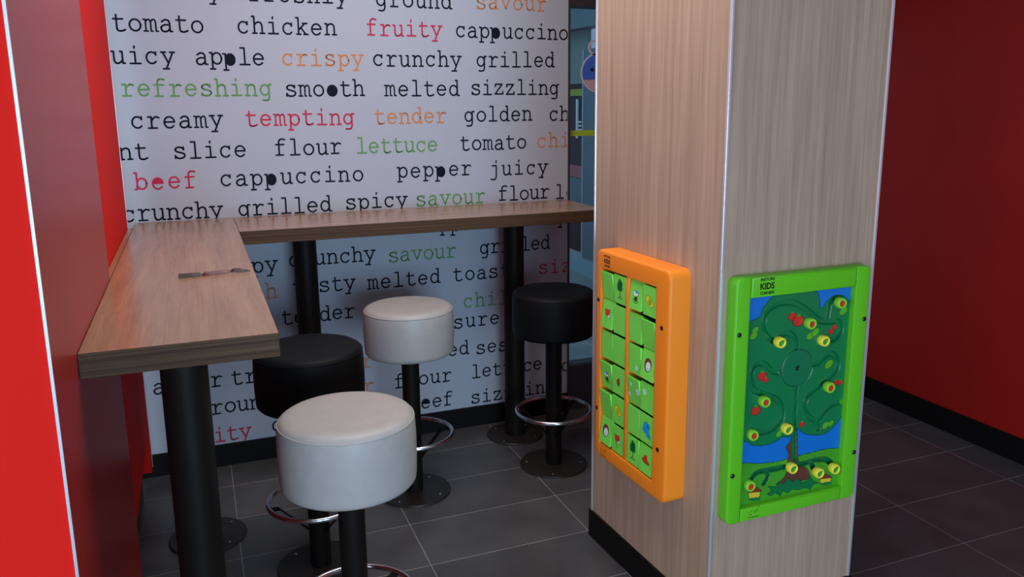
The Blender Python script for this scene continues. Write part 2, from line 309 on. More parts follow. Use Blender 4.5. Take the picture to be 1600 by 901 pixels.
for word, x, z, adv, c in WORDS:
    filled = {'apple': 2, 'smooth': 3, 'cappuccino': 3, 'beef': 1, 'pepper': 3}.get(word)
    for i, ch in enumerate(word):
        lx = x + i * adv; lz = z + random.uniform(-.0012, .0012)
        if filled == i and ch == 'p': lx -= 0.004; lz -= 0.002
        yy = D - 0.0008
        for st in GL[ch]: stroke(wb, [(lx + a * S, lz + b * S) for a, b in st], 0.0035 if ch != 'm' else 0.0031, yy, INK[c])
        if filled == i: blend(wb, ch, lx, lz, S, yy - .0001, INK[c])
me = bpy.data.meshes.new('tmp_words'); wb.to_mesh(me)
bmesh.ops.bisect_plane(wb, geom=wb.verts[:] + wb.edges[:] + wb.faces[:], plane_co=(XR - 0.003, 0, 0), plane_no=(1, 0, 0), clear_outer=True)
bmesh.ops.bisect_plane(wb, geom=wb.verts[:] + wb.edges[:] + wb.faces[:], plane_co=(0, 0, 0.1), plane_no=(0, 0, -1), clear_outer=True)
wb.to_mesh(me); wb.free(); bm.from_mesh(me); bpy.data.meshes.remove(me)
for sx in (0.985,):                                  # joint between two printed boards
    f = bm.faces.new([bm.verts.new(p) for p in ((sx - .0009, D - .0005, .1), (sx + .0009, D - .0005, .1), (sx + .0009, D - .0005, HC), (sx - .0009, D - .0005, HC))]); f.material_index = 5
me = bpy.data.meshes.new('wall_back'); bm.to_mesh(me); bm.free()
wall_back = link('wall_back', me, [M['wall_white'], M['ink_black'], M['ink_red'], M['ink_orange'], M['ink_green'], M['seam']])
struct(wall_back, 'white printed wall covered with food words in typewriter lettering', 'wall')
struct(box('baseboard_back', -2.8, XR, D - 0.012, D - 0.0002, 0, 0.0977, M['black_base']), 'black baseboard under the printed wall', 'baseboard')
struct(box('trim_1', XR + 0.0002, XR + 0.010, D - 0.004, D + 0.09, 0.0, HC, M['alu_dark']), 'thin dark upright edge at the right end of the printed wall', 'trim')
# floor, ceiling, side walls
bm = bmesh.new(); add_box(bm, -2.8, XW, -3.0, D + 0.11, -0.1, 0)
struct(from_bm('floor', bm, M['floor']), 'dark grey rectangular floor tiles with thin pale joints', 'floor')
struct(box('ceiling', -2.8, XW + .1, -1.2, D + 0.09, HC, HC + 0.1, M['ceiling']), 'plain pale ceiling above the seating corner', 'ceiling')
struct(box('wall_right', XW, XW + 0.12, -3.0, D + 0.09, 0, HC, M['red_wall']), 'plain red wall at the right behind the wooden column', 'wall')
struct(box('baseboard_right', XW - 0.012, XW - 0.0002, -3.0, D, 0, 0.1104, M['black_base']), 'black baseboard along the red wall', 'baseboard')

# left pillar: red laminate box, set forward of a red back panel
XB = -0.238; XRD = -0.2558
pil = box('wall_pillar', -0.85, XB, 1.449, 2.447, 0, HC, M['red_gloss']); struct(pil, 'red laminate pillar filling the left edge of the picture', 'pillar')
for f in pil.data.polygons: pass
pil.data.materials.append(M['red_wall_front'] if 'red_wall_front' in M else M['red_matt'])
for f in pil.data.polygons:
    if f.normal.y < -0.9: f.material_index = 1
struct(box('trim_2', XB - 0.0035, XB + 0.0012, 1.4445, 1.4489, 0, HC, M['alu']), 'bright metal strip on the front corner of the red pillar', 'trim')
bm = bmesh.new()
pts = [(2.4475, .30), (3.12, .277), (3.135, .277), (3.42, .277), (3.42, .105), (3.455, .105), (3.455, HC), (2.4475, HC)]
pts = [(2.4475, .277), (3.40, .277), (3.40, .105), (3.455, .105), (3.455, HC), (2.4475, HC)]
a = [bm.verts.new((XRD, y, z)) for y, z in pts]; b = [bm.verts.new((XRD - .04, y, z)) for y, z in pts]
bm.faces.new(a); bm.faces.new(b[::-1])
for i in range(len(pts)): bm.faces.new((a[i], b[i], b[(i + 1) % len(pts)], a[(i + 1) % len(pts)]))
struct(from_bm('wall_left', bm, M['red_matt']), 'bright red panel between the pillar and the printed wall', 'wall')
struct(box('trim_3', XRD - 0.04, XRD + 0.0015, 3.4552, 3.4615, 0.105, HC, M['alu']), 'bright metal strip on the far edge of the red panel', 'trim')
struct(box('baseboard_left', XRD - 0.09, XRD - 0.0405, 2.4475, 3.40, 0, 0.32, M['alu_dark']), 'dark recessed plinth under the red panel', 'baseboard')

# column -----------------------------------------------------------
CX, CY, ANG = 1.2698, 1.7679, 0.0415
P0 = (CX, CY); P1 = (CX - .686 * math.sin(ANG), CY + .686 * math.cos(ANG)); P2 = (1.7911, P1[1]); P3 = (1.7911, CY)
bm = bmesh.new()
a = [bm.verts.new((x, y, 0.0)) for x, y in (P0, P1, P2, P3)]; b = [bm.verts.new((x, y, HC)) for x, y in (P0, P1, P2, P3)]
bm.faces.new(a); bm.faces.new(b[::-1])
for i in range(4): bm.faces.new((a[i], a[(i + 1) % 4], b[(i + 1) % 4], b[i]))
cl = from_bm('wall_column', bm, M['col_wood']); struct(cl, 'square column clad in pale oak laminate carrying two play panels', 'column')
def edge_strip(name, x, y, label):
    struct(box(name, x - 0.0045, x + 0.0045, y - 0.0045, y + 0.0045, 0.0, HC, M['alu'], bev=0.0015), label, 'trim')
edge_strip('trim_4', P0[0] + .0015, P0[1] + .0015, 'bright metal strip on the near middle corner of the oak column')
edge_strip('trim_5', P3[0] - .0015, P3[1] + .0015, 'bright metal strip on the right corner of the oak column')
edge_strip('trim_6', P1[0] + .0015, P1[1] - .0015, 'bright metal strip on the left corner of the oak column')
bm = bmesh.new(); e = 0.008
q = [(P0[0] - e, P0[1] - e), (P1[0] - e, P1[1] + e), (P2[0] + e, P2[1] + e), (P3[0] + e, P3[1] - e)]
a = [bm.verts.new((x, y, 0.0)) for x, y in q]; b = [bm.verts.new((x, y, 0.1024)) for x, y in q]
bm.faces.new(a); bm.faces.new(b[::-1])
for i in range(4): bm.faces.new((a[i], a[(i + 1) % 4], b[(i + 1) % 4], b[i]))
struct(from_bm('baseboard_column', bm, M['black_base']), 'black baseboard around the oak column', 'baseboard')

# ------------------------------------------------------------------ glass partition and what stands beyond
wn = empty('window_1', (0, 0, 0)); struct(wn, 'narrow glass partition between printed wall and column', 'window')
box('window_sill', XR + .0105, XW, D, D + .09, 0, 0.2346, M['alu_dark'], wn)
box('window_head', XR + .0105, XW, D, D + .09, 1.990, HC, M['alu_dark'], wn)
box('window_pane', XR + .0105, XW, D + .040, D + .046, 0.2346, 1.990, M['glass'], wn)
box('safety_band', XR + .0105, XW, D + .0385, D + .0397, 1.3895, 1.417, M['lime_band'], wn)
struct(box('floor_outside', XR - 1.5, 7.5, D + .111, 10.5, -0.1, 0, M['out_floor']), 'pale blue-grey paving beyond the glass partition', 'floor')
gf = empty('glazed_shopfront', (3.236, 6.2, 0)); tag(gf, 'glazed shopfront with pale sill and teal post beyond the glass partition', 'shopfront')
def gbox(name, y0, y1, z0, z1, x0, x1, mat): return box(name, x0, x1, y0 - 6.2, y1 - 6.2, z0, z1, mat, gf)
gbox('sill', 4.2, 9.5, 0.0, 0.165, -.02, 0.10, M['pale_blue'])
gbox('post', 6.20, 6.575, 0.165, 1.99, -.03, 0.10, M['teal'])
gbox('post_edge', 6.576, 6.60, 0.165, 1.99, -.034, 0.10, M['pale_blue'])
gbox('header', 4.2, 9.5, 2.17, 2.42, -.06, 0.10, M['teal'])
gbox('header_cap', 4.2, 9.5, 2.42, 2.60, -.10, 0.10, M['pale_blue'])
gbox('blind', 6.60, 9.5, 1.71, 2.168, 0.03, 0.05, M['blind'])
gbox('blind', 4.2, 6.199, 1.71, 2.168, 0.03, 0.05, M['blind'])
gbox('pane', 6.60, 9.5, 0.166, 1.709, 0.06, 0.07, M['pane_dark'])
gbox('pane', 4.2, 6.199, 0.166, 1.709, 0.06, 0.07, M['pane_dark'])
gbox('lime_band', 6.601, 9.5, 1.60, 1.66, 0.05, 0.058, M['lime_band'])
gbox('white_tube', 6.855, 6.89, 1.22, 1.57, 0.045, 0.058, M['tube'])
gbox('red_strip', 6.62, 7.4, 0.86, 0.97, 0.048, 0.058, M['car_red'])
gbox('teal_strip', 6.62, 7.4, 0.46, 0.855, 0.048, 0.058, M['teal'])
for k in range(3): gbox('white_louvre', 6.775, 6.835, 1.36 - .035 * k, 1.375 - .035 * k, 0.045, 0.058, M['tube'])
# hanging round badge on the glass
bg = empty('round_badge', (1.8527, D + .0388, 1.690)); tag(bg, 'round blue and pink badge with a loop on the glass, half hidden by the column', 'badge')
def bdisc(name, r, y0, y1, mat, a0=0, a1=360):
    bm = bmesh.new(); n = 40
    pts = [(r * math.cos(math.radians(a0 + (a1 - a0) * i / n)), r * math.sin(math.radians(a0 + (a1 - a0) * i / n))) for i in range(n if a1 - a0 == 360 else n + 1)]
    prism(bm, pts, y0, y1); return from_bm(name, bm, mat, bg)
bdisc('rim', 0.094, -.004, -.001, M['badge_rim']); bdisc('upper_field', 0.086, -.006, -.0041, M['badge_blue'], -22, 202); bdisc('lower_field', 0.086, -.006, -.0041, M['badge_pink'], 203, 337)
bm = bmesh.new()
for i in range(24):
    a0, a1 = math.radians(i * 15), math.radians(i * 15 + 15)
    for r0, r1 in ((.026, .036),):
        p = [(r0 * math.cos(a0), r0 * math.sin(a0)), (r1 * math.cos(a0), r1 * math.sin(a0)), (r1 * math.cos(a1), r1 * math.sin(a1)), (r0 * math.cos(a1), r0 * math.sin(a1))]
        prism(bm, [(x - .02, z + .118) for x, z in p], -.004, -.001)
from_bm('loop', bm, M['badge_rim'], bg)

bm = bmesh.new()
for ex, ez, r_ in ((-.034, .014, .012),): prism(bm, [(ex + r_ * math.cos(t * .9), ez + r_ * .8 * math.sin(t * .9)) for t in range(7)], -.007, -.0061)
from_bm('printed_marks', bm, M['black_plastic'], bg)
# ------------------------------------------------------------------ bar counter
ZT, ZB = 1.0894, 1.0384
ct = empty('bar_counter', (-0.054, 1.79, 0)); tag(ct, 'L-shaped high oak counter along red panel and printed wall on dark steel posts', 'counter')
ox, oy = -0.054, 1.79
def cbox(name, x0, x1, y0, y1, mat, emat):
    bm = bmesh.new(); add_box(bm, x0 - ox, x1 - ox, y0 - oy, y1 - oy, ZB, ZT, bev=0.0012, seg=1)
    bm.normal_update()
    for f in bm.faces: f.material_index = 0 if abs(f.normal.z) > .9 else (1 if abs(f.normal.y) > .9 else 2)
    return from_bm(name, bm, [mat, M['edge'], M['edge_side']], ct)
cbox('side_top', XB + .0005, 0.1362, 1.7165, D - .0015, M['top_y'], None)
cbox('side_top_infill', XRD + .0005, XB + .0004, 2.4478, 3.453, M['top_y'], None)
cbox('back_top', 0.1364, XR - .012, 3.1864, D - .0015, M['top_x'], None)
def post(x, y, name='leg'):
    bm = bmesh.new(); lathe(bm, [(0.047, 0.008), (0.047, ZB - .0005)], 48)
    o = from_bm(name, bm, M['post'], ct, (x - ox, y - oy, 0), angle=40)
    bm = bmesh.new(); lathe(bm, [(0.134, 0.0), (0.134, 0.006), (0.131, 0.009), (0.047, 0.009)], 64)
    bp = from_bm('base_plate', bm, M['plate'], o, angle=40)
    for k in range(4):
        a = math.radians(40 + 90 * k); bm = bmesh.new(); lathe(bm, [(0.005, .0085), (0.005, .0105), (.003, .0115)], 12, .108 * math.cos(a), .108 * math.sin(a))
        from_bm('screw', bm, M['screw'], o)
for x, y in ((-0.054, 1.79), (-0.06, 2.98), (0.396, 3.423), (1.32, 3.423)): post(x, y)

# twisted strip on the counter
st = empty('twisted_strip', (0.03, 2.395, ZT)); tag(st, 'slender dark brown and red twisted strip with a pointed tip lying on the counter', 'wrapper')
def ribbon(name, sts, mat):
    """sts: (x, y, z, halfwidth, twist deg)"""
    bm = bmesh.new(); rows = []
    for x, y, z, hw, tw in sts:
        t = math.radians(tw); dy, dz = math.cos(t) * hw, math.sin(t) * hw; e = .0005
        rows.append([bm.verts.new((x, y - dy, z)), bm.verts.new((x, y + dy, z + 2 * dz)), bm.verts.new((x, y + dy - .0006, z + 2 * dz + .0009)), bm.verts.new((x, y - dy - .0006, z + .0009))])
    for a, b in zip(rows, rows[1:]):
        for i in range(4): bm.faces.new((a[i], a[(i + 1) % 4], b[(i + 1) % 4], b[i]))
    bm.faces.new(rows[0]); bm.faces.new(rows[-1]); return from_bm(name, bm, mat, st)
ribbon('flat_end', [(-.094, -.004, .0, .0075, 42), (-.06, -.003, 0, .0075, 42), (-.040, -.001, 0, .0070, 42), (-.034, 0, 0, .003, 40)], M['stick_brown'])
ribbon('middle', [(-.0335, 0, 0, .003, 40), (-.026, 0.0, .0, .0065, 45), (-.01, .001, .0005, .0070, 40), (.02, .005, .002, .0065, 40), (.037, .008, .0025, .0060, 42), (.040, .008, .003, .003, 40)], M['stick_red'])
ribbon('pointed_end', [(.0405, .008, .003, .003, 40), (.05, .008, .003, .0065, 44), (.065, .007, .002, .0072, 42), (.08, .005, .002, .004, 40), (.095, .001, .003, .0008, 30)], M['stick_brown'])

# ------------------------------------------------------------------ bar stools
def make_stool(x, y, mat, label, rot):
    t = empty('bar_stool', (x, y, 0), math.radians(rot)); tag(t, label, 'bar stool', None)
    r = .175; bm = bmesh.new()
    prof = [(.09, .592), (r - .02, .592), (r - .008, .595), (r - .002, .602), (r - .001, .612), (r + .001, .66), (r + .001, .72), (r - .001, .758), (r - .003, .766), (r - .008, .775), (r - .018, .781), (r - .04, .784), (.06, .786), (.01, .786)]
    lathe(bm, prof, 72); seat = from_bm('seat', bm, mat, t, smooth=True); seat.data.set_sharp_from_angle(angle=math.radians(50))
    bm = bmesh.new(); torus(bm, r - .0035, .0022, .7665, 72, 8); from_bm('piping', bm, mat, seat, smooth=True)
    bm = bmesh.new(); lathe(bm, [(.085, .583), (.085, .5915)], 40); from_bm('seat_plate', bm, M['post'], t, angle=40)
    bm = bmesh.new(); lathe(bm, [(.0345, .008), (.0345, .583)], 40); from_bm('pole', bm, M['post'], t, angle=40)
    bm = bmesh.new(); lathe(bm, [(.147, 0), (.147, .005), (.145, .008), (.0345, .008)], 72); bp = from_bm('base_plate', bm, M['plate'], t, angle=40)
    for k in range(4):
        a = math.radians(35 + 90 * k); bm = bmesh.new(); lathe(bm, [(.0055, .0075), (.0055, .0095), (.003, .011)], 12, .118 * math.cos(a), .118 * math.sin(a)); from_bm('screw', bm, M['screw'], bp)
    bm = bmesh.new(); torus(bm, .159, .0085, .25); from_bm('foot_ring', bm, M['chrome'], t, smooth=True)
    for k in range(3):
        bm = bmesh.new(); pr = [(.152, .245), (.128, .243), (.033, .145)]; w2 = .011; th = .005; rows = []
        for i, (rr, z) in enumerate(pr):
            rows.append([bm.verts.new(p) for p in ((rr, -w2, z), (rr, w2, z), (rr - (.003 if i else 0), w2, z - th - (.004 if i == 2 else 0)), (rr - (.003 if i else 0), -w2, z - th - (.004 if i == 2 else 0)))])
        for a, b in zip(rows, rows[1:]):
            for i in range(4): bm.faces.new((a[i], a[(i + 1) % 4], b[(i + 1) % 4], b[i]))
        bm.faces.new(rows[0]); bm.faces.new(rows[-1])
        bmesh.ops.rotate(bm, verts=bm.verts, cent=(0, 0, 0), matrix=Matrix.Rotation(math.radians(120 * k), 3, 'Z'))
        from_bm('brace', bm, M['post'], t)
    return t
sw = make_stool(.310, 2.006, M['seat_white'], 'cream bar stool nearest the camera, in front of the black stool by the counter', 155)
def stool_copy(x, y, rot, label, black):
    c = copy_tree(sw, None, {M['seat_white']: M['seat_black']} if black else None)
    c.location = (x, y, 0); c.rotation_euler = (0, 0, math.radians(rot)); c['label'] = label; return c
stool_copy(.7307, 3.043, 10, 'cream bar stool farther back, at the middle of the counter along the printed wall', False)
stool_copy(1.3575, 3.056, 30, 'black bar stool at the right end of the counter, left of the orange play panel', True)
stool_copy(.2965, 2.633, 185, 'black bar stool tucked by the counter corner behind the nearest cream stool', True)

# ------------------------------------------------------------------ lettering on the play panels (built-in font)
def text_mesh(bm, body, cx, cz, w, h, y, mi):
    cu = bpy.data.curves.new('t', 'FONT'); cu.body = body; cu.align_x = 'CENTER'; cu.offset = .032; cu.resolution_u = 3
    o = bpy.data.objects.new('t', cu); col.objects.link(o)
    dg = bpy.context.evaluated_depsgraph_get(); dg.update(); me = bpy.data.meshes.new_from_object(o.evaluated_get(dg))
    xs = [v.co.x for v in me.vertices]; ys = [v.co.y for v in me.vertices]
    x0, x1, y0, y1 = min(xs), max(xs), min(ys), max(ys)
    vs = [bm.verts.new((cx + ((v.co.x - x0) / (x1 - x0) - .5) * w, y, cz + ((v.co.y - y0) / (y1 - y0) - .5) * h)) for v in me.vertices]
    for p in me.polygons:
        try: f = bm.faces.new([vs[i] for i in p.vertices]); f.material_index = mi
        except ValueError: pass
    bpy.data.objects.remove(o); bpy.data.curves.remove(cu); bpy.data.meshes.remove(me)
def logo(name, cx, cz, y, parent, s=1.0):
    bm = bmesh.new()
    text_mesh(bm, 'INSTORE', cx, cz + .0185 * s, .046 * s, .008 * s, y, 0)
    text_mesh(bm, 'KIDS', cx, cz, .046 * s, .018 * s, y, 0)
    text_mesh(bm, 'CORNERS', cx, cz - .0185 * s, .046 * s, .008 * s, y, 0)
    return from_bm(name, bm, M['black_plastic'], parent)
def speckles(name, cx, cz, y, parent):
    bm = bmesh.new()
    for x, z, r in ((-20, 4, 1.2), (-16, -2, 1.4), (-9, 4, 1.5), (-11, -5, 1.8), (0, -1, 1.2), (3, 3, 1.6), (8, 1, 1.5), (11, 7, 1.6), (14, 2, 1.4), (17, 14, 1.5), (6, -5, 1.2)):
        disc(bm, cx + x * .001, cz + z * .001, r * .001, r * .001, y, 0, 10)
    text_mesh(bm, 'instorekidscorners', cx, cz - .014, .036, .003, y, 0)
    return from_bm(name, bm, M['black_plastic'], parent)
def screw_head(x, z, y, parent):
    bm = bmesh.new(); lathe(bm, [(.0068, 0), (.0068, .0015), (.004, .003)], 20)
    bmesh.ops.rotate(bm, verts=bm.verts, cent=(0, 0, 0), matrix=Matrix.Rotation(math.radians(90), 3, 'X'))
    return from_bm('screw', bm, M['black_plastic'], parent, (x, y, z))

# ------------------------------------------------------------------ orange picture-block panel (left face of the column)
# local frame: x along the wall towards the camera side, y out of the wall is negative
op = empty('picture_block_panel', (CX, CY, 0)); op.rotation_euler = (0, 0, ANG - math.pi / 2)
tag(op, 'orange framed play panel with rows of turning green picture blocks on the oak column', 'play panel')
# with this rotation local +x points away from -s : x_local = -s, local -y points out of the face
OX0, OX1, OZ0, OZ1 = -.545, -.131, .394, 1.096; IX0, IX1, IZ0, IZ1 = -.5155, -.1995, .445, 1.037; FR = -.070
bm = bmesh.new()
outer = rounded_poly(OX0, OX1, OZ0, OZ1, .026, 8); inner = rounded_poly(IX0, IX1, IZ0, IZ1, .004, 8)
def ring_prism(bm, outer, inner, y0, y1, bev):
    n = len(outer)
    V = lambda pts, y: [bm.verts.new((x, y, z)) for x, z in pts]
    def inset(pts, d, cx, cz):   # move towards centre by d in both axes
        return [(x + (d if x < cx else -d), z + (d if z < cz else -d)) for x, z in pts]
    cx = sum(p[0] for p in outer) / n; cz = sum(p[1] for p in outer) / n
    loops = [V(outer, y1)]
    k = 4
    for i in range(k + 1):
        a = math.radians(90 * i / k); loops.append(V(inset(outer, bev * (1 - math.cos(a)), cx, cz), y0 + bev * (1 - math.sin(a))))
    b2 = .003
    for i in range(k + 1):
        a = math.radians(90 * i / k); loops.append(V(inset(inner, -b2 * (1 - math.sin(a)), cx, cz), y0 + b2 * (1 - math.cos(a))))
    loops.append(V(inner, y1))
    for a, b in zip(loops, loops[1:] + [loops[0]]):
        for i in range(n): bm.faces.new((a[i], a[(i + 1) % n], b[(i + 1) % n], b[i]))
ring_prism(bm, outer, inner, FR, -.0005, .009)
fr = from_bm('frame', bm, M['orange'], op, angle=40)
box('back_board', IX0 - .002, IX1 + .002, -.010, -.001, IZ0 - .002, IZ1 + .002, M['black_plastic'], op)
box('centre_bar', -.366, -.350, FR + .002, -.0105, IZ0 + .0005, IZ1 - .0005, M['orange'], op, bev=.002)
logo('printed_logo', -.478, 1.064, FR - .0006, fr, .82); speckles('printed_specks', -.487, .422, FR - .0006, fr)
for x, z in ((-.529, .929), (-.166, .926), (-.533, .560), (-.170, .556)): screw_head(x, z, FR - .0003, fr)
tilt = [[(12, ''), (3, 'tree'), (-11, 'bird'), (2, 'yellow')], [(-12, 'flag'), (0, ''), (0, ''), (12, '')], [(0, ''), (0, ''), (1, 'dot'), (-13, 'face')],
        [(12, 'bird'), (0, 'fox'), (14, 'dots'), (0, 'dotl')], [(14, ''), (0, 'yellow'), (0, ''), (0, 'blue')], [(-13, 'face'), (0, 'flag'), (0, 'tree'), (-4, 'hat')]]
xs = [(IX0 + .0015, -.4415), (-.4405, -.368), (-.348, -.2755), (-.2745, IX1 - .0015)]
def blob(bm, pts, y, mi): 
    f = bm.faces.new([bm.verts.new((x, y, z)) for x, z in pts]); f.material_index = mi
def icon(kind, bm, y):   # materials: 0 ink 1 red 2 dkgreen 3 brown 4 yellow 5 blue 6 white 7 pale
    e = .0003
    if kind == 'tree':
        blob(bm, [(.001, -.022), (.004, -.022), (.0045, .002), (.001, .002)], y, 3); stroke(bm, [(-.012, -.026), (.002, -.02), (.014, -.027), (-.012, -.026)], .0007, y, 0)
        for x, z, r in ((0, .012, .0125), (.005, .02, .010), (-.006, .004, .007), (.008, .005, .007), (.001, .027, .007)): disc(bm, x, z, r * 1.12, r * 1.12, y - e, 0, 18)
        for x, z, r in ((0, .012, .0125), (.005, .02, .010), (-.006, .004, .007), (.008, .005, .007), (.001, .027, .007)): disc(bm, x, z, r, r, y - 2 * e, 2, 18)
    if kind == 'bird':
        disc(bm, 0, .004, .0145, .009, y, 0); disc(bm, 0, .004, .0132, .0078, y - e, 6); disc(bm, .004, .009, .0065, .005, y - 2 * e, 5); disc(bm, .002, -.012, .009, .007, y - e, 0)
        for s in (-1, 1): stroke(bm, [(.002 + s * .004, -.008), (.002 + s * .005, -.016)], .001, y - 2 * e, 3)
        stroke(bm, crv([(-.012, -.012), (-.008, -.022), (.006, -.024), (.017, -.016)]), .0008, y, 0)
    if kind == 'yellow':
        for rr, mi, d in ((1.1, 0, 0), (1, 4, e)):
            disc(bm, -.006, .006, .011 * rr, .011 * rr, y - d, mi); disc(bm, .010, -.006, .012 * rr, .009 * rr, y - d, mi); disc(bm, .002, -.001, .010 * rr, .009 * rr, y - d, mi)
    if kind == 'flag':
        stroke(bm, [(-.012, .012), (-.002, -.028)], .0008, y, 0)
        for g, mi, d in ((.0012, 0, 0), (0, 1, e)): blob(bm, [(-.016 - g, .016 + g), (-.004, .013 + g), (.012 + g, .016 + g), (.014 + g, -.004), (-.006, -.004 - g), (-.012 - g, -.002)], y - d, mi)
        disc(bm, .012, -.004, .0075, .006, y - 2 * e, 0); disc(bm, .012, -.004, .0065, .005, y - 3 * e, 6); disc(bm, .008, -.001, .003, .002, y - 4 * e, 1)
    if kind == 'face':
        disc(bm, .0, 0, .018, .021, y, 0); disc(bm, -.001, .002, .017, .019, y - e, 3); disc(bm, .003, -.004, .0125, .014, y - 2 * e, 6)
        for s in (-.003, .006): disc(bm, s + .001, -.002, .001, .0014, y - 3 * e, 0, 8)
        stroke(bm, crv([(-.003, -.009), (.003, -.012), (.009, -.009)]), .0007, y - 3 * e, 0)
    if kind == 'dot': disc(bm, .013, -.024, .0085, .0085, y, 7)
    if kind == 'dots':
        for x, z, r in ((-.012, .022, .0075), (-.026, -.014, .008), (.022, .006, .011)): disc(bm, x, z, r, r, y, 7)
    if kind == 'dotl': disc(bm, -.014, .015, .0105, .0105, y, 7)
    if kind == 'fox':
        blob(bm, [(-.010, .002), (-.002, .006), (.006, .012), (.010, -.006), (.006, -.018), (-.006, -.012)], y, 3); blob(bm, [(-.006, .0), (.0, .004), (.005, .0), (.002, -.008)], y - e, 1); disc(bm, -.012, .002, .004, .003, y, 4)
        for k in range(6): disc(bm, .014 + .003 * (k % 2), -.002 + k * .006, .001, .0016, y, 7, 8)
    if kind == 'blue':
        for rr, mi, d in ((1.1, 0, 0), (1, 5, e)):
            for x, z, r in ((0, .008, .014), (-.010, -.004, .009), (.008, -.012, .010), (.010, .012, .008), (.016, -.020, .006)): disc(bm, x, z, r * rr, r * rr, y - d, mi)
    if kind == 'hat':
        for g, mi, d in ((.0012, 0, 0), (0, 1, e)):
            blob(bm, [(-.020 - g, -.002), (-.008, -.010 - g), (.018 + g, -.012 - g), (.020 + g, -.006), (.010, .0 + g), (.006, .014 + g), (-.006, .012 + g), (-.012, .004)], y - d, mi)
        stroke(bm, crv([(-.018, -.003), (-.004, -.009), (.017, -.009)]), .0007, y - 2 * e, 0)
pitch = (IZ1 - IZ0) / 6; ICM = [M['p_ink'], M['p_red'], M['p_dkgreen'], M['p_brown'], M['p_yellow'], M['p_blue'], M['p_white'], M['p_pale']]
for r in range(6):
    zc = IZ1 - pitch * (r + .5)
    for c in range(4):
        x0, x1 = xs[c]; an, ic = tilt[r][c]
        hw = (x1 - x0) / 2 - .0006; side = .094; inr = side / (2 * math.sqrt(3))
        bm = bmesh.new()
        tri = [(-inr, side / 2), (-inr, -side / 2), (2 * inr * .75, -side * .08), (2 * inr * .75, side * .08)]
        a = [bm.verts.new((-hw, y, z)) for y, z in tri]; b = [bm.verts.new((hw, y, z)) for y, z in tri]
        bm.faces.new(a); bm.faces.new(b[::-1])
        for i in range(4): bm.faces.new((a[i], a[(i + 1) % 4], b[(i + 1) % 4], b[i]))
        bmesh.ops.recalc_face_normals(bm, faces=bm.faces)
        bmesh.ops.bevel(bm, geom=bm.edges[:], offset=.0025, segments=3, affect='EDGES')
        k = from_bm('picture_block', bm, M['block_green'], op, ((x0 + x1) / 2, -.0375 - .002, zc), angle=45)
        k.rotation_euler = (math.radians(an * .62), 0, 0)
        if ic:
            bm = bmesh.new(); icon(ic, bm, -inr - .0004); from_bm('printed_picture', bm, ICM, k)

# ------------------------------------------------------------------ green tree maze panel (right face of the column)
YF = 1.728
gp = empty('tree_maze_panel', (1.34, YF, 0)); tag(gp, 'lime green framed play panel with a tree-shaped sliding bead maze on the oak column', 'play panel')
gx0, gx1, gz0, gz1 = 1.292 - 1.34, 1.748 - 1.34, .395, 1.100; ix0, ix1, iz0, iz1 = 0.0, .357, .437, 1.042; BK = CY - YF - .0005
def rail(name, x0, x1, z0, z1, corners, parent=gp):
    bm = bmesh.new(); prism(bm, rounded_poly(x0, x1, z0, z1, .020, 8, corners), 0.0, BK, bev=.006); return from_bm(name, bm, M['frame_green'], parent, angle=30)
ls = rail('left_stile', gx0, ix0 - .0006, gz0, gz1, (1, 0, 0, 1)); rs = rail('right_stile', ix1 + .0006, gx1, gz0, gz1, (0, 1, 1, 0))
tr = rail('top_rail', ix0, ix1, iz1, gz1 - .001, (0, 0, 0, 0)); br_ = rail('bottom_rail', ix0, ix1, gz0 + .001, iz0, (0, 0, 0, 0))
logo('printed_logo', .050, 1.073, -.0006, tr, 1.0); speckles('printed_specks', .045, .420, -.0006, br_)
for (x, z), pr in zip(((-.0438 + .0, .9466), (-.0389, .5438), (.3937, .9454), (.3948, .5397)), (ls, ls, rs, rs)): screw_head(max(x, gx0 + .014), z, -.0003, pr)
# board: height field with sunken channels, printed picture as vertex colour
OXL, OZL = 1.340 - 1.34, .449
GR = [[(98.7, 458.8), (73.9, 477.3), (60.7, 505.3), (62.7, 531.4), (79.5, 551.6), (110.0, 563.8), (152.2, 563.1), (190.8, 546.8), (225.2, 523.1), (254.4, 501.1), (288.3, 493.7), (319.3, 491.3), (332.3, 472.8), (328.4, 452.5), (312.6, 440.5), (287.6, 436.5)], [(276.9, 497.3), (281.4, 521.8), (284.0, 544.2), (296.6, 558.8), (326.3, 558.1)], [(179.6, 424.3), (176.9, 445.0), (167.4, 464.2), (147.8, 476.8), (129.3, 475.4), (111.5, 464.0)], [(134.3, 364.0), (101.8, 371.5), (82.2, 389.1), (63.1, 400.5), (42.4, 398.7), (28.9, 382.6), (28.2, 358.0), (38.8, 329.5), (63.4, 314.3), (99.6, 298.9), (128.9, 280.1), (141.8, 256.4), (141.0, 227.2), (122.7, 205.6), (95.2, 195.4), (50.5, 197.9)], [(239.9, 373.1), (264.7, 376.8), (280.5, 388.8), (299.3, 398.0), (320.0, 388.4), (330.3, 368.4), (326.6, 345.4), (308.3, 326.6), (278.7, 309.5), (243.7, 290.9), (223.7, 273.4), (221.0, 249.3), (233.5, 222.6), (258.5, 203.7), (279.1, 205.5), (298.3, 225.1), (323.8, 241.2), (362.7, 245.5)], [(261.6, 202.3), (271.5, 189.2), (275.7, 174.9)], [(184, 322.8), (187.0, 200.2), (195.2, 73.7)], [(189.2, 74.8), (148.5, 77.1), (102.8, 78.0), (66.2, 77.3), (47.4, 63.4), (44.5, 46.6)], [(97.1, 77.6), (102.8, 60.5), (91.0, 40.2)], [(195.0, 76.3), (236.1, 76.4), (277.6, 78.2), (311.1, 73.2), (343.8, 46.7)], [(256.9, 75.2), (264.2, 58.6), (280.7, 40.1)]]
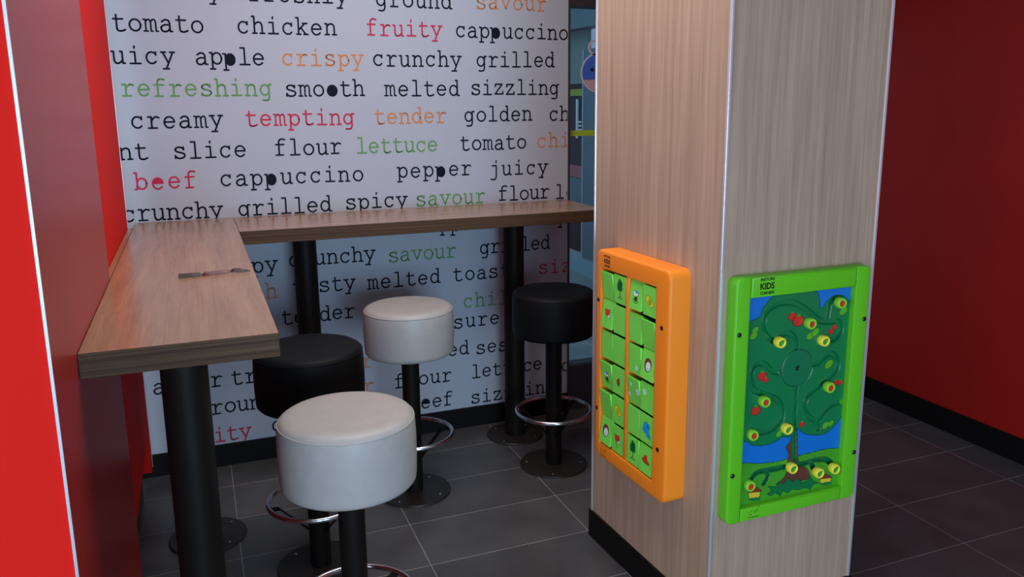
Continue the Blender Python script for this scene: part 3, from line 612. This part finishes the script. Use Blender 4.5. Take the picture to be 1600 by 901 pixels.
SHP = {'basket1': [(37.6, 22.0), (79.4, 17.3), (78.2, -0.1), (42.6, 3.0)], 'basket2': [(291.7, 15.9), (336.5, 11.6), (333.9, -1.0), (297.2, 0.8)], 'bush': [(103.6, 4.0), (119.6, 12.0), (106.0, 28.8), (135.1, 21.7), (142.9, 32.8), (163.6, 26.3), (174.1, 42.1), (192.8, 25.8), (209.9, 32.8), (228.9, 16.4), (246.5, 18.2), (257.4, 31.6), (267.8, 14.2), (289.6, 4.9), (268.7, 2.6), (260.7, -10.3), (236.1, -0.4), (218.6, -4.7), (194.5, 2.5), (177.5, -5.4), (159.4, 4.2), (151.7, -10.6), (133.4, 4.2), (119.5, -3.2)], 'crown': [(16.8, 525.4), (47.0, 535.3), (51.2, 550.1), (63.0, 566.3), (82.5, 585.3), (113.0, 596.4), (170.9, 597.5), (233.7, 587.2), (246.7, 561.4), (251.1, 540.7), (262.2, 539.6), (272.0, 554.4), (298.4, 569.9), (332.5, 564.4), (357.0, 543.7), (371.5, 540.0), (362.9, 222.7), (357.4, 203.3), (335.5, 176.4), (301.1, 156.6), (265.2, 157.5), (223.0, 169.5), (198.3, 188.5), (170.9, 168.2), (147.7, 172.0), (125.5, 163.4), (92.1, 156.7), (52.7, 161.0), (15.7, 181.9)], 'grass1': [(40.9, 3.3), (79.4, -0.3), (79.9, -8.0), (62.9, -8.1), (42.8, -1.1)], 'grass2': [(296.0, 1.0), (335.8, -1.3), (336.2, -6.6), (318.1, -9.4), (297.5, -2.9)], 'ground': [(19.5, 115.5), (61.6, 106.4), (118.4, 100.1), (158.4, 100.5), (210.5, 103.8), (257.5, 105.7), (305.2, 107.6), (366.6, 100.6)], 'heap1': [(37.6, 22.0), (60.1, 38.6), (85.6, 18.6), (78.4, 16.0)], 'heap2': [(291.7, 15.9), (311.8, 29.2), (334.2, 17.2), (336.6, 10.5)], 'trunk': [(179.3, 171.7), (174.9, 152.6), (161.6, 137.4), (171.6, 118.2), (170.5, 93.3), (164.9, 48.9), (134.5, 29.3), (157.9, 24.9), (204.5, 26.2), (252.2, 22.3), (254.0, 37.4), (243.5, 57.2), (215.4, 77.6), (205.9, 102.1), (197.1, 188.7)]}
NX, NZ = 300, 500
ux = np.linspace(ix0 + .0002, ix1 - .0002, NX); uz = np.linspace(iz0 + .0002, iz1 - .0002, NZ)
gx, gz = np.meshgrid(ux * 1000, (uz - OZL) * 1000)
def inside(poly):
    res = np.zeros(gx.shape, bool); n = len(poly)
    for i in range(n):
        x0, y0 = poly[i]; x1, y1 = poly[(i + 1) % n]
        c = ((y0 > gz) != (y1 > gz)); xi = (x1 - x0) * (gz - y0) / ((y1 - y0) if y1 != y0 else 1e-9) + x0
        res ^= c & (gx < xi)
    return res
def dist(pl):
    d = np.full(gx.shape, 1e9)
    for (x0, y0), (x1, y1) in zip(pl, pl[1:]):
        L2 = (x1 - x0) ** 2 + (y1 - y0) ** 2 + 1e-9; t = np.clip(((gx - x0) * (x1 - x0) + (gz - y0) * (y1 - y0)) / L2, 0, 1)
        d = np.minimum(d, np.hypot(gx - x0 - t * (x1 - x0), gz - y0 - t * (y1 - y0)))
    return d
INKC = (.002, .03, .02)
rgb = np.zeros(gx.shape + (3,)); rgb[:] = (0.003, 0.17, 0.58)
def paint(mask, c): rgb[mask] = c
def outline(pl, w=.9, closed=True):
    paint(dist(pl + ([pl[0]] if closed else [])) < w, INKC)
gpoly = [(-30, 118)] + SHP['ground'][0:] + [(420, 100), (420, -50), (-30, -50)]
paint(inside(gpoly), (.055, .34, .02)); outline(crv(gpoly[:-3]), .9, False)
cp = [(-30, 500)] + crv(SHP['crown'], 4) + [(-30, 190)]
paint(inside(cp), (.003, .19, .058)); outline(cp)
tp = crv(SHP['trunk'], 4); paint(inside(tp), (.13, .045, .028)); outline(tp)
paint(inside(SHP['bush']), (.003, .17, .05)); outline(SHP['bush'], .8)
for k in '12':
    paint(inside(SHP['heap' + k]), (.25, .04, .02)); outline(SHP['heap' + k]); paint(inside(SHP['grass' + k]), (.003, .2, .05)); outline(SHP['grass' + k], .6)
    paint(inside(SHP['basket' + k]), (.75, .55, .03)); outline(SHP['basket' + k])
for x, z, rx, rz in [(33.8, 498.6, 11.4, 9.7), (29.6, 483.3, 12.9, 11.1), (223.0, 461.0, 13.9, 11.5), (240.5, 469.4, 14.4, 11.9), (335.3, 520.8, 14.9, 12.1), (296.3, 368.1, 16.0, 13.2), (134.4, 183.1, 11.5, 10.0), (300.1, 182.1, 13.4, 11.3), (319.7, 185.0, 10.4, 8.7)]:
    c_, s_ = math.cos(.6), math.sin(.6); dx, dz = gx - x, gz - z; q = ((dx * c_ + dz * s_) / rx) ** 2 + ((-dx * s_ + dz * c_) / (rz * .8)) ** 2
    paint(q < 1.2, INKC); paint(q < 1.0, (.10, .42, .02))
for x, z, rx, rz in [(156.1, 523.7, 14.0, 11.7), (177.5, 509.4, 19.1, 15.9), (296.3, 465.4, 10.8, 8.8), (306.6, 476.6, 9.1, 7.4), (64.3, 364.4, 14.9, 12.8), (77.8, 351.2, 9.6, 8.2), (327.0, 308.4, 10.5, 8.6), (343.1, 307.6, 9.4, 7.7), (49.2, 265.7, 15.5, 13.6), (213.1, 199.5, 10.1, 8.6)]:
    q = np.hypot((gx - x) / rx, (gz - z) / rz); paint(q < 1.08, INKC); paint(q < .96, (.60, .03, .02)); paint((abs(gx - x) < rx * .35) & (abs(gz - z - rz) < rz * .22), (.04, .30, .02))
HUB = (184.5, 371.5); hr = 54.0
dm = np.full(gx.shape, 1e9)
for i, g in enumerate(GR):
    dd = dist(crv(g, 4)) if i not in (6,) else dist(g)
    dm = np.minimum(dm, dd)
rh = np.hypot(gx - HUB[0], gz - HUB[1])
dm = np.where(rh < hr + 1, 1e3, dm)
ch = dm < 8.6
paint(ch & (gz > 95), (.003, .19, .058)); paint(ch & (gz <= 95), (.003, .14, .045)); paint((gz <= 190) & (abs(gx - np.interp(gz, [73, 200], [195.2, 187])) < 6.8) & (gz > 75), (.003, .19, .058))
paint(abs(rh - hr) < 1.0, INKC); paint(rh < hr - .6, (.003, .17, .065)); paint(rh < 7, (.004, .01, .006))
depth = np.clip((8.6 - dm) / 1.7, 0, 1); depth = depth * depth * (3 - 2 * depth) * 13.0
rim = np.exp(-((dm - 10.0) / 2.2) ** 2) * 0.5
hz = np.where(rh < hr - 1, -1.2, 0)
hz = np.where(abs(rh - hr) < 1.4, 1.5, hz)
hz = np.where(rh < 6, 4, hz)
hgt = (depth - rim * (rh > hr) + hz) / 1000
YBRD = .020
vs = np.stack([gx / 1000, YBRD + hgt, gz / 1000 + OZL], -1).reshape(-1, 3)
idx = np.arange(NX * NZ).reshape(NZ, NX)
fa = np.stack([idx[:-1, :-1], idx[:-1, 1:], idx[1:, 1:], idx[1:, :-1]], -1).reshape(-1, 4)
me = bpy.data.meshes.new('maze_board'); me.from_pydata(vs.tolist(), [], fa.tolist()); me.update()
ca = me.color_attributes.new('print', 'FLOAT_COLOR', 'POINT'); ca.data.foreach_set('color', np.concatenate([rgb.reshape(-1, 3), np.ones((NX * NZ, 1))], 1).ravel())
m, n, l, b = new_mat('maze_board_print'); at = n.new('ShaderNodeAttribute'); at.attribute_name = 'print'; l.new(at.outputs['Color'], b.inputs['Base Color']); b.inputs['Roughness'].default_value = 0.3
link('maze_board', me, m, gp, smooth=True)
box('backing', ix0 + .0003, ix1 - .0003, .0345, BK, iz0 + .0003, iz1 - .0003, M['p_dkgreen'], gp)
KN = [('g', 313.2, 549.2), ('g', 211.3, 500.5), ('y', 110.4, 458.0), ('y', 262.4, 444.5), ('g', 294.0, 302.9), ('g', 68.9, 292.9), ('g', 34.5, 200.6), ('y', 152.3, 199.3), ('y', 178.5, 75.7), ('g', 33.0, 49.7), ('y', 276.2, 43.5), ('y', 334.6, 45.6)]
for kind, u, v in KN:
    x, z = u / 1000, v / 1000 + OZL
    bm = bmesh.new(); r = .0158
    lathe(bm, [(r - .004, .0), (r - .001, .001), (r, .004), (r, .018), (r - .002, .021), (r - .0045, .0215), (r - .0052, .019), (.002, .019)], 40)
    bmesh.ops.rotate(bm, verts=bm.verts, cent=(0, 0, 0), matrix=Matrix.Rotation(math.radians(90), 3, 'X'))
    k = from_bm('sliding_knob', bm, M['knob_yellow'] if kind == 'y' else M['knob_green'], gp, (x, .0215, z), angle=35)
    bm = bmesh.new()
    if kind == 'g':
        disc(bm, 0, -.0005, .0088, .0092, -.0194, 0); disc(bm, 0, -.0005, .0080, .0084, -.0197, 1); blob(bm, [(-.003, .0070), (0, .0105), (.0035, .0070), (0, .006)], -.02, 2)
    else:
        lf = [(.0095 * math.cos(t) * 1.0 + .0, .0062 * math.sin(t) * (1 - .25 * math.cos(t))) for t in [2 * math.pi * i / 24 for i in range(24)]]
        rot = lambda p, s: (s * (p[0] * .75 - p[1] * .66), s * (p[0] * .66 + p[1] * .75))
        blob(bm, [rot(p, 1.1) for p in lf], -.0194, 0); blob(bm, [rot(p, 1.0) for p in lf], -.0197, 2)
    from_bm('printed_picture', bm, [M['p_ink'], M['p_red'], M['p_leaf']], k)
